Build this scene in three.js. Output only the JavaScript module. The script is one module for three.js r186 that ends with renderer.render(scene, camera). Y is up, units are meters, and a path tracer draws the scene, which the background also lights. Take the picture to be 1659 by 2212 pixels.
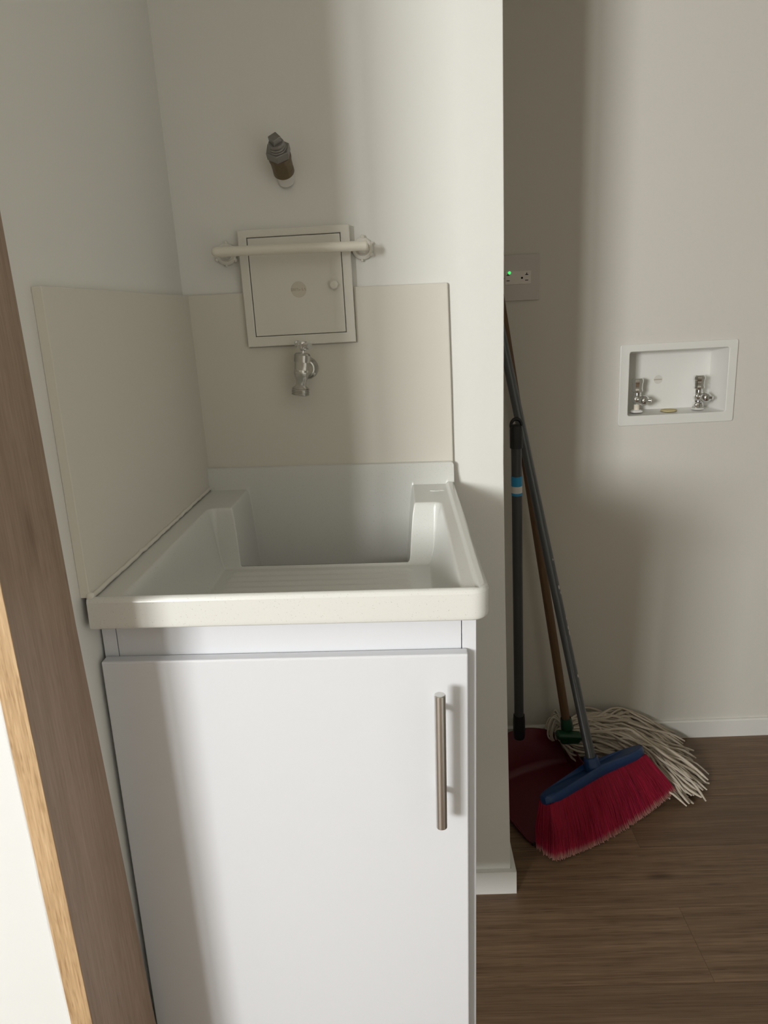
import * as THREE from 'three';
import { RoundedBoxGeometry } from 'three/addons/geometries/RoundedBoxGeometry.js';
import { mergeGeometries, toCreasedNormals } from 'three/addons/utils/BufferGeometryUtils.js';
import { RectAreaLightUniformsLib } from 'three/addons/lights/RectAreaLightUniformsLib.js';

// ---------- camera, sky, window light, exposure ----------
const renderer = new THREE.WebGLRenderer();
renderer.toneMapping = THREE.LinearToneMapping;
renderer.toneMappingExposure = 1.0;
renderer.shadowMap.enabled = true;
const scene = new THREE.Scene();
const camera = new THREE.PerspectiveCamera(71.63, 1659 / 2212, 0.02, 50);
{
  const right = new THREE.Vector3(0.9984364, -0.05282602, -0.01828041), up = new THREE.Vector3(0.04609111, 0.96301334, -0.26548241);
  const back = new THREE.Vector3().crossVectors(right, up).normalize();
  camera.quaternion.setFromRotationMatrix(new THREE.Matrix4().makeBasis(right, up, back));
  camera.position.set(0.4051, 1.3333, 1.4011);
}
scene.background = new THREE.Color(1.0, 1.05, 1.12);
RectAreaLightUniformsLib.init();
const WINDOW = { z: 4.0, y0: 1.42, y1: 2.12, panes: [[-1.48, -1.27], [-2.24, -1.56]], power: 85, color: new THREE.Color(0.988, 0.996, 0.982) };
for (const [x0, x1] of WINDOW.panes) {
  const l = new THREE.RectAreaLight(WINDOW.color, WINDOW.power, x1 - x0, WINDOW.y1 - WINDOW.y0);
  l.position.set((x0 + x1) / 2, (WINDOW.y0 + WINDOW.y1) / 2, WINDOW.z - 0.01);
  l.lookAt((x0 + x1) / 2, (WINDOW.y0 + WINDOW.y1) / 2, 0);
  scene.add(l);
}

// ---------- random numbers and noise ----------
let seed = 12345;
const rnd = () => { seed = (seed * 1664525 + 1013904223) >>> 0; return seed / 4294967296; };
const rr = (a, b) => a + (b - a) * rnd();
const hash = (x, y) => { let h = (Math.imul(x | 0, 374761393) + Math.imul(y | 0, 668265263)) | 0; h = Math.imul(h ^ (h >>> 13), 1274126177); return ((h ^ (h >>> 16)) >>> 0) / 4294967296; };
function noise(x, y) {
  const i = Math.floor(x), j = Math.floor(y), f = x - i, g = y - j, u = f * f * (3 - 2 * f), v = g * g * (3 - 2 * g);
  return (hash(i, j) * (1 - u) + hash(i + 1, j) * u) * (1 - v) + (hash(i, j + 1) * (1 - u) + hash(i + 1, j + 1) * u) * v;
}
const fbm = (x, y, n = 4) => { let s = 0, a = 0.5, t = 0; for (let k = 0; k < n; k++) { s += a * noise(x, y); t += a; x = x * 2.03 + 17.1; y = y * 2.03 + 5.7; a *= 0.5; } return s / t; };

// ---------- textures ----------
function dataTex(w, h, f, srgb) {
  const d = new Uint8Array(w * h * 4);
  for (let j = 0; j < h; j++) for (let i = 0; i < w; i++) {
    const c = f(i / w, j / h, i, j), o = (j * w + i) * 4;
    for (let k = 0; k < 3; k++) d[o + k] = Math.max(0, Math.min(255, Math.round(c[k] * 255)));
    d[o + 3] = 255;
  }
  const t = new THREE.DataTexture(d, w, h);
  t.magFilter = THREE.LinearFilter; t.minFilter = THREE.LinearFilter;
  t.wrapS = t.wrapT = THREE.RepeatWrapping;
  if (srgb) t.colorSpace = THREE.SRGBColorSpace;
  t.needsUpdate = true;
  return t;
}
// grain runs along u; du = length, dv = width of the board in metres
function woodTex(w, h, du, dv, s, base, dark, contrast, knots, fx = 1) {
  const kn = []; for (let k = 0; k < knots; k++) kn.push([rnd() * du, rr(0.2, 0.8) * dv, rr(0.008, 0.022)]);
  const c0 = rr(0.25, 0.75) * dv;
  return dataTex(w, h, (u, v) => {
    const x = u * du, y = v * dv;
    let warp = (fbm(x * 1.6 + s, y * 9 + s, 3) - 0.5) * 0.06, kd = 0;
    for (const [kx, ky, kr] of kn) {
      const e = Math.hypot((x - kx) * 0.35, y - ky) / kr;
      kd = Math.max(kd, Math.exp(-e * e * 1.4));
      warp += Math.exp(-e * e * 0.25) * 0.012 * Math.sign(y - ky);
    }
    const q = y - c0 + warp;
    const ring = 0.5 + 0.5 * Math.sin(90 * Math.sqrt(q * q + Math.pow((x - du * 0.45) * 0.05, 2)) * 6.28 / 3.2 + fbm(x * 3 + s * 2, y * 30, 2) * 4);
    const fine = fbm(x * 9 * fx + s * 3, y * 520 + s, 3), streak = fbm(x * 2.2 + s * 5, y * 70 + 9, 3);
    const pore = Math.pow(Math.max(0, fbm(x * 22 * fx + s, y * 900 + 3, 2) - 0.55) / 0.45, 1.2);
    let t = 0.16 * ring + 0.8 * (fine - 0.5) + 0.28 * (streak - 0.5) + 0.3 + 0.6 * pore;
    t = 0.5 + (t - 0.4) * contrast + kd * 0.55;
    t = Math.max(0, Math.min(1.25, t));
    return [0, 1, 2].map((k) => base[k] + (dark[k] - base[k]) * t);
  }, true);
}
const wallBump = dataTex(512, 512, (u, v, i, j) => { const n = 0.5 * fbm(i / 9, j / 9, 4) + 0.5 * fbm(i / 60, j / 60, 2); return [n, n, n]; });
wallBump.repeat.set(1.6, 1.6);
const speck = dataTex(1024, 1024, (u, v, i, j) => {
  let c = [0.945, 0.94, 0.915];
  const n = hash(i >> 1, j >> 1), m = fbm(i / 5, j / 3, 2);
  if (n > 0.990 && m > 0.50) c = [0.80, 0.78, 0.74]; else if (n > 0.965 && m > 0.52) c = [0.905, 0.895, 0.865];
  return c;
}, true);
speck.repeat.set(2.6, 2.6);

// ---------- materials ----------
const M = {};
const std = (n, o) => (M[n] = new THREE.MeshStandardMaterial(o), M[n].name = n, M[n]);
const lin = (r, g, b) => new THREE.Color().setRGB(r, g, b);
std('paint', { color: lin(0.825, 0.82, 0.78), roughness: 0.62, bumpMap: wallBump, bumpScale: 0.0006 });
std('paintCeil', { color: lin(0.66, 0.64, 0.57), roughness: 0.9 });
std('panelPaint', { color: lin(0.735, 0.705, 0.63), roughness: 0.42, bumpMap: wallBump, bumpScale: 0.0003 });
std('frontPaint', { color: lin(0.70, 0.705, 0.70), roughness: 0.6, bumpMap: wallBump, bumpScale: 0.0006 });
std('dimRecessPaint', { color: lin(0.73, 0.70, 0.64), roughness: 0.7, bumpMap: wallBump, bumpScale: 0.0006 });  // wall paint toned darker to stand for the weaker light in the recess
std('unseenDarkPaint', { color: lin(0.36, 0.345, 0.29), roughness: 0.9 });  // for walls out of view, kept dark to lower the bounced light
std('skirt', { color: lin(0.80, 0.79, 0.755), roughness: 0.45 });
std('melamine', { color: lin(0.70, 0.71, 0.745), roughness: 0.38 });
std('edging', { color: lin(0.72, 0.73, 0.765), roughness: 0.32 });
std('darkGap', { color: lin(0.05, 0.04, 0.04), roughness: 0.9 });
M.marble = new THREE.MeshPhysicalMaterial({ color: lin(0.815, 0.825, 0.84), map: speck, roughness: 0.3, clearcoat: 0.35, clearcoatRoughness: 0.18 });
std('sealant', { color: lin(0.76, 0.735, 0.67), roughness: 0.5 });
std('plasticWhite', { color: lin(0.80, 0.775, 0.71), roughness: 0.4 });
std('boxWhite', { color: lin(0.82, 0.81, 0.775), roughness: 0.38 });
std('barPlastic', { color: lin(0.84, 0.80, 0.71), roughness: 0.35 });
std('stickerBeige', { color: lin(0.68, 0.63, 0.54), roughness: 0.5 });
std('stickerInk', { color: lin(0.50, 0.45, 0.36), roughness: 0.6 });
std('chrome', { color: lin(0.80, 0.80, 0.80), roughness: 0.1, metalness: 1 });
std('satinChrome', { color: lin(0.60, 0.59, 0.56), roughness: 0.3, metalness: 1 });
std('steel', { color: lin(0.72, 0.71, 0.69), roughness: 0.33, metalness: 1 });
std('brass', { color: lin(0.20, 0.155, 0.10), roughness: 0.5, metalness: 0.6 });
std('zinc', { color: lin(0.30, 0.29, 0.28), roughness: 0.45, metalness: 0.85 });
std('emblemGrey', { color: lin(0.70, 0.68, 0.63), roughness: 0.45 });
std('plateGrey', { color: lin(0.66, 0.60, 0.56), roughness: 0.4 });
std('socketFace', { color: lin(0.80, 0.74, 0.68), roughness: 0.35 });
std('slotBlack', { color: lin(0.012, 0.01, 0.01), roughness: 0.8 });
std('led', { color: lin(0.02, 0.3, 0.05), emissive: lin(0.06, 1.0, 0.16), emissiveIntensity: 1.1, roughness: 0.4 });
std('valveCream', { color: lin(0.78, 0.70, 0.58), roughness: 0.5 });
std('knockout', { color: lin(0.62, 0.52, 0.25), roughness: 0.6 });
std('bluePlastic', { color: lin(0.010, 0.046, 0.155), roughness: 0.38 });
std('redPlastic', { color: lin(0.11, 0.006, 0.014), roughness: 0.35 });
std('blackPlastic', { color: lin(0.012, 0.012, 0.014), roughness: 0.5 });
std('greenPlastic', { color: lin(0.003, 0.05, 0.018), roughness: 0.4 });
std('tapeBlue', { color: lin(0.02, 0.30, 0.60), roughness: 0.4 });
std('tapeWhite', { color: lin(0.75, 0.74, 0.72), roughness: 0.5 });
std('poleGrey', { color: lin(0.13, 0.14, 0.15), roughness: 0.35, metalness: 0.5 });
std('poleDark', { color: lin(0.075, 0.08, 0.085), roughness: 0.4, metalness: 0.3 });
std('paintChip', { color: lin(0.72, 0.70, 0.66), roughness: 0.7 });
std('bristle', { color: 0xffffff, vertexColors: true, roughness: 0.6 });
std('cotton', { color: 0xffffff, vertexColors: true, roughness: 0.95 });
std('subfloor', { color: lin(0.03, 0.022, 0.016), roughness: 0.9 });
std('glass', {});
M.glass = new THREE.MeshPhysicalMaterial({ color: 0xffffff, roughness: 0.02, transmission: 1, thickness: 0 });

// ---------- geometry helpers ----------
const V = (x, y, z) => new THREE.Vector3(x, y, z);
function flat(g) {
  g = g.index ? g.toNonIndexed() : g.clone();
  for (const k of Object.keys(g.attributes)) if (!['position', 'normal', 'uv'].includes(k)) g.deleteAttribute(k);
  if (!g.attributes.normal) g.computeVertexNormals();
  if (!g.attributes.uv) g.setAttribute('uv', new THREE.BufferAttribute(new Float32Array(g.attributes.position.count * 2), 2));
  g.morphAttributes = {}; g.clearGroups();
  return g;
}
const join = (list) => mergeGeometries(list.map(flat));
const box = (x0, x1, y0, y1, z0, z1) => new THREE.BoxGeometry(x1 - x0, y1 - y0, z1 - z0).translate((x0 + x1) / 2, (y0 + y1) / 2, (z0 + z1) / 2);
const rbox = (x0, x1, y0, y1, z0, z1, r = 0.002, s = 2) => new RoundedBoxGeometry(x1 - x0, y1 - y0, z1 - z0, s, r).translate((x0 + x1) / 2, (y0 + y1) / 2, (z0 + z1) / 2);
function along(g, p0, p1) {                                        // a y-axis shape of height 1 from 0: scaled and laid from p0 to p1
  const d = p1.clone().sub(p0), L = d.length();
  g.applyMatrix4(new THREE.Matrix4().makeScale(1, L, 1));
  g.computeVertexNormals();
  g.applyQuaternion(new THREE.Quaternion().setFromUnitVectors(V(0, 1, 0), d.normalize()));
  return g.translate(p0.x, p0.y, p0.z);
}
function rod(p0, p1, r0, r1 = r0, seg = 24, open = false) {
  const d = p1.clone().sub(p0), L = d.length();
  const g = new THREE.CylinderGeometry(r1, r0, L, seg, 1, open).translate(0, L / 2, 0);
  g.applyQuaternion(new THREE.Quaternion().setFromUnitVectors(V(0, 1, 0), d.normalize()));
  return g.translate(p0.x, p0.y, p0.z);
}
const lathe = (pts, seg = 32) => toCreasedNormals(new THREE.LatheGeometry(pts.map(([r, y]) => new THREE.Vector2(r, y)), seg), 0.7);
function latheAlong(pts, p0, dir, seg = 32) {
  const g = lathe(pts, seg);
  g.applyQuaternion(new THREE.Quaternion().setFromUnitVectors(V(0, 1, 0), dir.clone().normalize()));
  return g.translate(p0.x, p0.y, p0.z);
}
const tube = (pts, r, n = 32, seg = 10, closed = false) => new THREE.TubeGeometry(new THREE.CatmullRomCurve3(pts, closed), n, r, seg, closed);
function plate(pts, z0, z1, holes = [], bevel = 0) {               // polygon in xy, extruded from z0 to z1
  const sh = new THREE.Shape(pts.map(([x, y]) => new THREE.Vector2(x, y)));
  for (const h of holes) sh.holes.push(new THREE.Path(h.map(([x, y]) => new THREE.Vector2(x, y))));
  const g = new THREE.ExtrudeGeometry(sh, { depth: z1 - z0 - 2 * bevel, bevelEnabled: bevel > 0, bevelThickness: bevel, bevelSize: bevel, bevelOffset: -bevel, bevelSegments: 2, curveSegments: 8 });
  return g.translate(0, 0, z0 + bevel);
}
const rect = (x0, x1, y0, y1) => [[x0, y0], [x1, y0], [x1, y1], [x0, y1]];

// ---------- object helpers ----------
const used = {};
function numbered(n) { const k = (used[n] = (used[n] ?? -1) + 1); return k ? `${n}_${String(k).padStart(3, '0')}` : n; }
function mesh(name, geo, material, parent) {
  const m = new THREE.Mesh(geo, material);
  m.name = parent ? name : numbered(name); m.castShadow = m.receiveShadow = true;
  (parent ?? scene).add(m);
  return m;
}
function struct(name, geo, material, label) {
  const m = mesh(name, geo, material); m.userData = { kind: 'structure', ...(label ? { label } : {}) };
  return m;
}
function thing(name, label, category, x = 0, y = 0, z = 0) {
  const g = new THREE.Group(); g.name = numbered(name); g.position.set(x, y, z); g.userData = { label, category };
  scene.add(g);
  return g;
}

// ---------- the room ----------
const H = 2.42, ZR = 4.0, XL = -3.6, XR = 1.78, ZF = -0.6036;
// laminate planks: each its own piece of the floor, grain along x
const floor = struct('floor', box(XL, XR, -0.08, -0.0125, ZF, ZR), M.subfloor, 'dark brown wood-grain laminate plank floor');
{
  const W = 0.19, L = 1.22, base = [0.545, 0.445, 0.345], dark = [0.325, 0.245, 0.175];
  const mats = [];
  for (let k = 0; k < 6; k++) {
    const t = woodTex(1400, 256, L, W, 11.3 * k + 2, base.map((c) => c * (0.94 + 0.03 * k)), dark, 0.85, k % 2 ? 2 : 1);
    const m = std('plank' + k, { map: t, roughness: 0.45, bumpMap: t, bumpScale: 0.00015 });
    mats.push(m);
  }
  const cut = {};
  const z00 = 0.066 - 8 * W;
  let row = 0;
  for (let z = z00; z < ZR; z += W, row++) {
    const z0 = Math.max(z, ZF), z1 = Math.min(z + W, ZR);
    if (z1 - z0 < 0.01) continue;
    const shift = row === 8 ? 0.985 : ((row * 0.437) % 1) * L + 0.2;
    for (let x = shift - 5 * L; x < XR; x += L) {
      const x0 = Math.max(x, XL), x1 = Math.min(x + L, XR);
      if (x1 - x0 < 0.02) continue;
      const key = `${(x1 - x0).toFixed(3)}_${(z1 - z0).toFixed(3)}`;
      if (!cut[key]) {
        const g = (cut[key] = new THREE.BoxGeometry(x1 - x0 - 0.0005, 0.012, z1 - z0 - 0.0005));
        const uv = g.attributes.uv; for (let i = 0; i < uv.count; i++) uv.setXY(i, uv.getX(i) * (x1 - x0) / L, uv.getY(i) * (z1 - z0) / W);
      }
      const m = mesh('plank', cut[key], mats[Math.floor(rnd() * 6)], floor);
      m.position.set((x0 + x1) / 2, -0.006, (z0 + z1) / 2);
      if (rnd() > 0.5) m.rotation.y = Math.PI;
    }
  }
}
struct('ceiling', box(XL - 0.1, XR + 0.1, H, H + 0.1, ZF - 0.15, ZR + 0.15), M.paintCeil);
// alcove back wall: ends in a slightly bowed free edge
const bow = [[0.6125, 0], [0.6125, 0.07], [0.6085, 0.4], [0.6065, 0.6], [0.605, 0.8], [0.604, 1.04], [0.6062, 1.25], [0.6085, 1.47], [0.6095, 1.84], [0.6098, H]];
struct('wall_back', plate([[-0.12, H], [-0.12, 0], ...bow], -0.1, 0, [], 0.0015), M.paint, 'white painted alcove wall behind the laundry sink');
// left wall of the alcove (a little out of plumb below the sink) and the wall front that carries the door frame
struct('wall_left', plate([[-0.12, 0], [-0.026, 0], [-0.003, 0.9], [0, 1.02], [0, H], [-0.12, H]], 0, 0.640), M.paint);
struct('wall_left_front', box(XL, -0.0225, 0, H, 0.641, 0.748), M.frontPaint);
// laundry recess beyond the free wall end, with the hole for the washing machine box
const WB = { x0: 1.0097, x1: 1.3281, y0: 1.0029, y1: 1.2265 };
struct('wall_recess', plate(rect(0.42, XR + 0.1, 0, H), ZF - 0.12, ZF, [rect(WB.x0 + 0.018, WB.x1 - 0.018, WB.y0 + 0.018, WB.y1 - 0.018)]), M.dimRecessPaint, 'white painted wall of the laundry recess');
struct('wall_recess_left', box(0.36, 0.46, 0, H, ZF, -0.1), M.dimRecessPaint);
struct('wall_right', box(XR, XR + 0.1, 0, H, ZF, 1.05), M.unseenDarkPaint);
struct('wall_right_front_unseen', box(1.27, XR + 0.1, 0, H, 1.051, ZR), M.paint);  // out of view, placed to bounce window light into the alcove
struct('wall_far_left', box(XL - 0.1, XL, 0, H, 0.62, ZR), M.unseenDarkPaint);
struct('wall_rear', plate(rect(XL - 0.1, XR + 0.1, 0, H), ZR, ZR + 0.12, [rect(-2.28, -1.23, WINDOW.y0 - 0.04, WINDOW.y1 + 0.04)]), M.unseenDarkPaint);
{
  const y0 = WINDOW.y0 - 0.04, y1 = WINDOW.y1 + 0.04, z0 = ZR + 0.03, z1 = ZR + 0.08;
  const w = struct('window_1', join([box(-2.28, -2.24, y0, y1, z0, z1), box(-1.27, -1.23, y0, y1, z0, z1), box(-1.56, -1.48, y0, y1, z0, z1), box(-2.24, -1.27, y0, y0 + 0.04, z0, z1), box(-2.24, -1.27, y1 - 0.04, y1, z0, z1)]), M.melamine);
  for (const [a, b] of WINDOW.panes) mesh('pane', box(a, b, WINDOW.y0, WINDOW.y1, ZR + 0.052, ZR + 0.058), M.glass, w);
}
// skirting boards
{
  const prof = (h, t) => [[0, 0], [t, 0], [t, h - 0.004], [t - 0.004, h], [0, h]];
  // profile x -> out of the wall (+z), extruded along +x
  const sh = new THREE.Shape(prof(0.0595, 0.011).map(([a, b]) => new THREE.Vector2(a, b)));
  const run = (L) => new THREE.ExtrudeGeometry(sh, { depth: L, bevelEnabled: false });
  struct('baseboard_recess', run(XR - 0.46).applyMatrix4(new THREE.Matrix4().makeBasis(V(0, 0, 1), V(0, 1, 0), V(-1, 0, 0))).translate(XR, 0, ZF), M.skirt, 'white baseboard along the laundry recess wall');
  struct('baseboard_back', join([box(-0.02, 0.6245, 0, 0.0612, 0.0005, 0.0125), box(0.6135, 0.6245, 0, 0.0612, -0.1, 0.0005)]), M.skirt, 'white baseboard wrapped around the free wall end beside the cabinet');
}

// ---------- wooden door frame at the left ----------
{
  const tf = woodTex(2048, 256, 2.4, 0.155, 7.7, [0.70, 0.605, 0.525], [0.53, 0.44, 0.37], 0.7, 3, 2.2);
  const te = woodTex(2048, 64, 2.4, 0.026, 4.2, [0.83, 0.715, 0.565], [0.60, 0.475, 0.335], 0.95, 0, 3);
  std('jambFace', { map: tf, roughness: 0.5, bumpMap: tf, bumpScale: 0.0002 });
  std('jambEdge', { map: te, roughness: 0.5, bumpMap: te, bumpScale: 0.0003 });
  const t = thing('door_frame', 'tall brown wood-grain door jamb with a paler front edge, left of the laundry sink', 'door frame', 0, 0, 0);
  const uvFix = (g, fu) => { const p = g.attributes.position, uv = g.attributes.uv; for (let i = 0; i < p.count; i++) { const q = fu(p.getX(i), p.getY(i), p.getZ(i)); uv.setXY(i, q[0], q[1]); } return g; };
  // face board: seen from the opening, its back edge trimmed along the uneven plaster
  const sh = new THREE.Shape([[-0.7545, 0], [-0.600, 0], [-0.604, 0.35], [-0.6255, 1.0], [-0.628, H - 0.002], [-0.7545, H - 0.002]].map(([a, b]) => new THREE.Vector2(a, b)));
  const g = new THREE.ExtrudeGeometry(sh, { depth: 0.004, bevelEnabled: false }).rotateY(Math.PI / 2);
  uvFix(g, (x, y, z) => [y / 2.4, (z - 0.6) / 0.155]);
  mesh('jamb_face', g, M.jambFace, t);
  mesh('edge_band', uvFix(rbox(-0.0218, 0.0038, 0, H - 0.002, 0.7490, 0.7555, 0.0008), (x, y, z) => [y / 2.4, (x + 0.022) / 0.026]), M.jambEdge, t).userData.label = 'pale oak-coloured front edge';
  // paint and filler bead between the frame and the white wall front
  const pts = []; for (let y = 0.0; y <= H; y += 0.03) pts.push(V(-0.0245 + rr(-0.0006, 0.0006), Math.min(y, H - 0.01), 0.7490 + 0.0016 * noise(y * 9, 2)));
  mesh('filler_bead', tube(pts, 0.0034, 220, 8), M.frontPaint, t);
}

// ---------- wall panels around the sink ----------
{
  const t = thing('splash_panel', 'smooth beige splash panel on the wall behind the sink, below the towel bar', 'splash panel', 0, 0, 0);
  mesh('board', plate([[0.0010, 1.0570], [0.5030, 1.0476], [0.5033, 1.20], [0.5020, 1.3875], [0.4995, 1.390], [0.3250, 1.3915], [0.3250, 1.2912], [0.1185, 1.2912], [0.1185, 1.3920], [0.0010, 1.3925]], 0.0003, 0.0085, [], 0.0022), M.panelPaint, t);
  const u = thing('splash_panel', 'smooth beige splash panel on the left wall between door jamb and sink', 'splash panel', 0, 0, 0);
  const sh = new THREE.Shape([[-0.5960, 1.0208], [-0.0080, 1.0208], [-0.0080, 1.392], [-0.5830, 1.3868]].map(([a, b]) => new THREE.Vector2(a, b)));
  mesh('board', new THREE.ExtrudeGeometry(sh, { depth: 0.0100, bevelEnabled: true, bevelSize: 0.0010, bevelThickness: 0.0010, bevelOffset: -0.0010, bevelSegments: 2 }).rotateY(Math.PI / 2).translate(0.00105, 0, 0), M.panelPaint, u);
}

// ---------- laundry sink ----------
const TILT = -0.0186, PIV = V(0.25, 1.0157, 0);
{
  const t = thing('laundry_sink', 'white speckled moulded laundry sink with ribbed washboard ledge on the white cabinet', 'laundry sink', PIV.x, PIV.y, PIV.z);
  t.rotation.z = TILT;
  const OX = PIV.x, X0 = 0.0085, X1 = 0.5025, Z1 = 0.6, R = 0.024, LIP = 0.0045, RE = 0.0065;
  const smin = (a, b, k) => { const h = Math.max(k - Math.abs(a - b), 0) / k; return Math.min(a, b) - h * h * k / 4; };
  const smax = (a, b, k) => -smin(-a, -b, k);
  const ss = (a, b, x) => { x = Math.max(0, Math.min(1, (x - a) / (b - a))); return x * x * (3 - 2 * x); };
  const inside = (x, z, x0, x1, z0, z1, r) => { const qx = Math.abs(x - (x0 + x1) / 2) - (x1 - x0) / 2 + r, qz = Math.abs(z - (z0 + z1) / 2) - (z1 - z0) / 2 + r; return r - Math.hypot(Math.max(qx, 0), Math.max(qz, 0)) - Math.min(Math.max(qx, qz), 0); };
  const edge = (x, z) => { const cx = X1 - R, cz = Z1 - R; return x > cx && z > cz ? R - Math.hypot(x - cx, z - cz) : Math.min(X1 - x, Z1 - z); };
  const dA = (x, z) => inside(x, z, 0.0485, 0.4670, 0.165, 0.5880, 0.014), dB = (x, z) => inside(x, z, 0.0905, 0.419, -0.2, 0.194, 0.014);
  const ribs = (x, z) => { const m = ss(0.085, 0.1, x) * (1 - ss(0.402, 0.416, x)) * ss(0.2, 0.212, z) * (1 - ss(0.53, 0.55, z)); return m * 0.0038 * Math.pow(0.5 + 0.5 * Math.cos((z - 0.212) / 0.026 * 6.2832), 1.2); };
  function height(x, z) {
    const a = -smin(smin(0.1135 - ribs(x, z), smax(0, dA(x, z) * 6.8 - 0.005, 0.03), 0.05), 0.034 + Math.max(0, 0.548 - z) * 7, 0.006);
    const b = -smin(0.34, smax(0, dB(x, z) * 12 - 0.012, 0.05), 0.05);
    let h = smin(a, b, 0.014);
    h += LIP * Math.max(ss(0.4850, 0.4905, x), ss(0.5895, 0.5935, z));
    h = smax(h, Math.min(0.0405, 0.0405 - Math.max(0, z - 0.0185) * 16), 0.016);
    const e = edge(x, z); if (e < RE) { const q = RE - Math.max(e, 0); h -= RE - Math.sqrt(Math.max(0, RE * RE - q * q)); }
    const zb = 0.0185 - z; if (Math.abs(zb) < 0.02 && h > 0.034) h -= 0.0015 * ss(0.006, 0, zb);
    return h;
  }
  const NX = 430, NZ = 520, P = new Float32Array((NX + 1) * (NZ + 1) * 3), UV = new Float32Array((NX + 1) * (NZ + 1) * 2);
  const XZ = [];
  for (let j = 0; j <= NZ; j++) for (let i = 0; i <= NX; i++) {
    let x = X0 + (X1 - X0) * i / NX, z = Z1 * j / NZ;
    const cx = X1 - R, cz = Z1 - R;
    if (x > cx && z > cz) { const dx = x - cx, dz = z - cz, k = Math.max(dx, dz) / Math.hypot(dx, dz); x = cx + dx * k; z = cz + dz * k; }
    const o = j * (NX + 1) + i, y = height(x, z);
    P.set([x - OX, y, z], o * 3); UV.set([x + 0.7 * y, z - y], o * 2); XZ.push([x, z, y]);
  }
  const region = { rim: [], backsplash: [], washboard: [], basin: [] };
  for (let j = 0; j < NZ; j++) for (let i = 0; i < NX; i++) {
    const a = j * (NX + 1) + i, b = a + 1, c = a + NX + 1, d = c + 1;
    const x = (XZ[a][0] + XZ[d][0]) / 2, z = (XZ[a][1] + XZ[d][1]) / 2, y = (XZ[a][2] + XZ[d][2]) / 2;
    const key = y > 0.006 && z < 0.03 ? 'backsplash' : dB(x, z) > 0.001 && z < 0.1965 && (y < -0.119 || z < 0.18) ? 'basin' : dA(x, z) > 0.002 ? 'washboard' : 'rim';
    region[key].push(a, c, b, b, c, d);
  }
  const whole = new THREE.BufferGeometry();
  whole.setAttribute('position', new THREE.BufferAttribute(P, 3)); whole.setAttribute('uv', new THREE.BufferAttribute(UV, 2));
  whole.setIndex([].concat(region.rim, region.backsplash, region.washboard, region.basin)); whole.computeVertexNormals();
  for (const k of Object.keys(region)) {
    const map = new Map(), p = [], n = [], uv = [], idx = [];
    for (const v of region[k]) {
      if (!map.has(v)) { map.set(v, map.size); p.push(P[v * 3], P[v * 3 + 1], P[v * 3 + 2]); uv.push(UV[v * 2], UV[v * 2 + 1]); n.push(...[0, 1, 2].map((c) => whole.attributes.normal.array[v * 3 + c])); }
      idx.push(map.get(v));
    }
    const g = new THREE.BufferGeometry();
    g.setAttribute('position', new THREE.Float32BufferAttribute(p, 3)); g.setAttribute('normal', new THREE.Float32BufferAttribute(n, 3)); g.setAttribute('uv', new THREE.Float32BufferAttribute(uv, 2)); g.setIndex(idx);
    mesh(k, g, M.marble, t);
  }
  // apron around front and right side
  {
    const out = [];
    const cx = X1 - R, cz = Z1 - R;
    for (let k = 0; k <= 40; k++) out.push([X0 + (cx - X0) * k / 40, Z1, 0, 1, k / 40]);
    for (let k = 1; k <= 12; k++) { const a = Math.PI / 2 * k / 12; out.push([cx + R * Math.sin(a), cz + R * Math.cos(a), Math.sin(a), Math.cos(a), 0]); }
    for (let k = 1; k <= 40; k++) out.push([X1, cz - cz * k / 40, 1, 0, 0]);
    const prof = [];
    prof.push([0, null], [0, -0.012], [0.0003, -0.034]); for (let k = 1; k <= 4; k++) { const a = Math.PI / 2 * k / 4; prof.push([-0.004 + 0.0043 * Math.cos(a), -0.036 - 0.005 * Math.sin(a)]); } prof.push([-0.03, -0.041]);
    const p = [], uv = [], idx = [], N = prof.length;
    out.forEach(([x, z, nx, nz], i) => prof.forEach(([o, y], k) => {
      const yy = y ?? height(x, z); p.push(x + nx * o - OX, yy, z + nz * o); uv.push(x - z + 0.7 * yy, 0.3 - yy);
      if (i && k) { const a = (i - 1) * N + k - 1; idx.push(a, a + 1, a + N, a + 1, a + N + 1, a + N); }
    }));
    const g = new THREE.BufferGeometry(); g.setAttribute('position', new THREE.Float32BufferAttribute(p, 3)); g.setAttribute('uv', new THREE.Float32BufferAttribute(uv, 2)); g.setIndex(idx); g.computeVertexNormals();
    mesh('apron', g, M.marble, t);
  }
  // little moulded emblem on the right rear ledge
  const e0 = V(0.4655 - OX, 0.0004, 0.092);
  mesh('emblem', join([tube([e0.clone().add(V(-0.014, 0, 0.002)), e0.clone().add(V(-0.004, 0, 0.0045)), e0.clone().add(V(0.004, 0, 0.004))], 0.0009, 12, 5), tube([e0.clone().add(V(-0.004, 0, 0.001)), e0.clone().add(V(0.003, 0, -0.002)), e0.clone().add(V(0.013, 0, 0))], 0.0008, 12, 5), tube([e0.clone().add(V(0.003, 0, 0.001)), e0.clone().add(V(0.009, 0, 0.003)), e0.clone().add(V(0.014, 0, 0.001))], 0.0007, 12, 5)]), M.marble, t);
  // hand-laid sealant along the left wall
  const pts = []; for (let z = 0.02; z <= 0.597; z += 0.012) pts.push(V(0.0132 - OX + rr(-0.0006, 0.0010), 0.0005 + rr(-0.0006, 0.0008), z));
  mesh('sealant_bead', join([tube(pts, 0.0032, 150, 8), new THREE.SphereGeometry(0.0052, 12, 10).translate(0.0120 - OX, 0.0022, 0.594)]), M.sealant, t);
}

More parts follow.
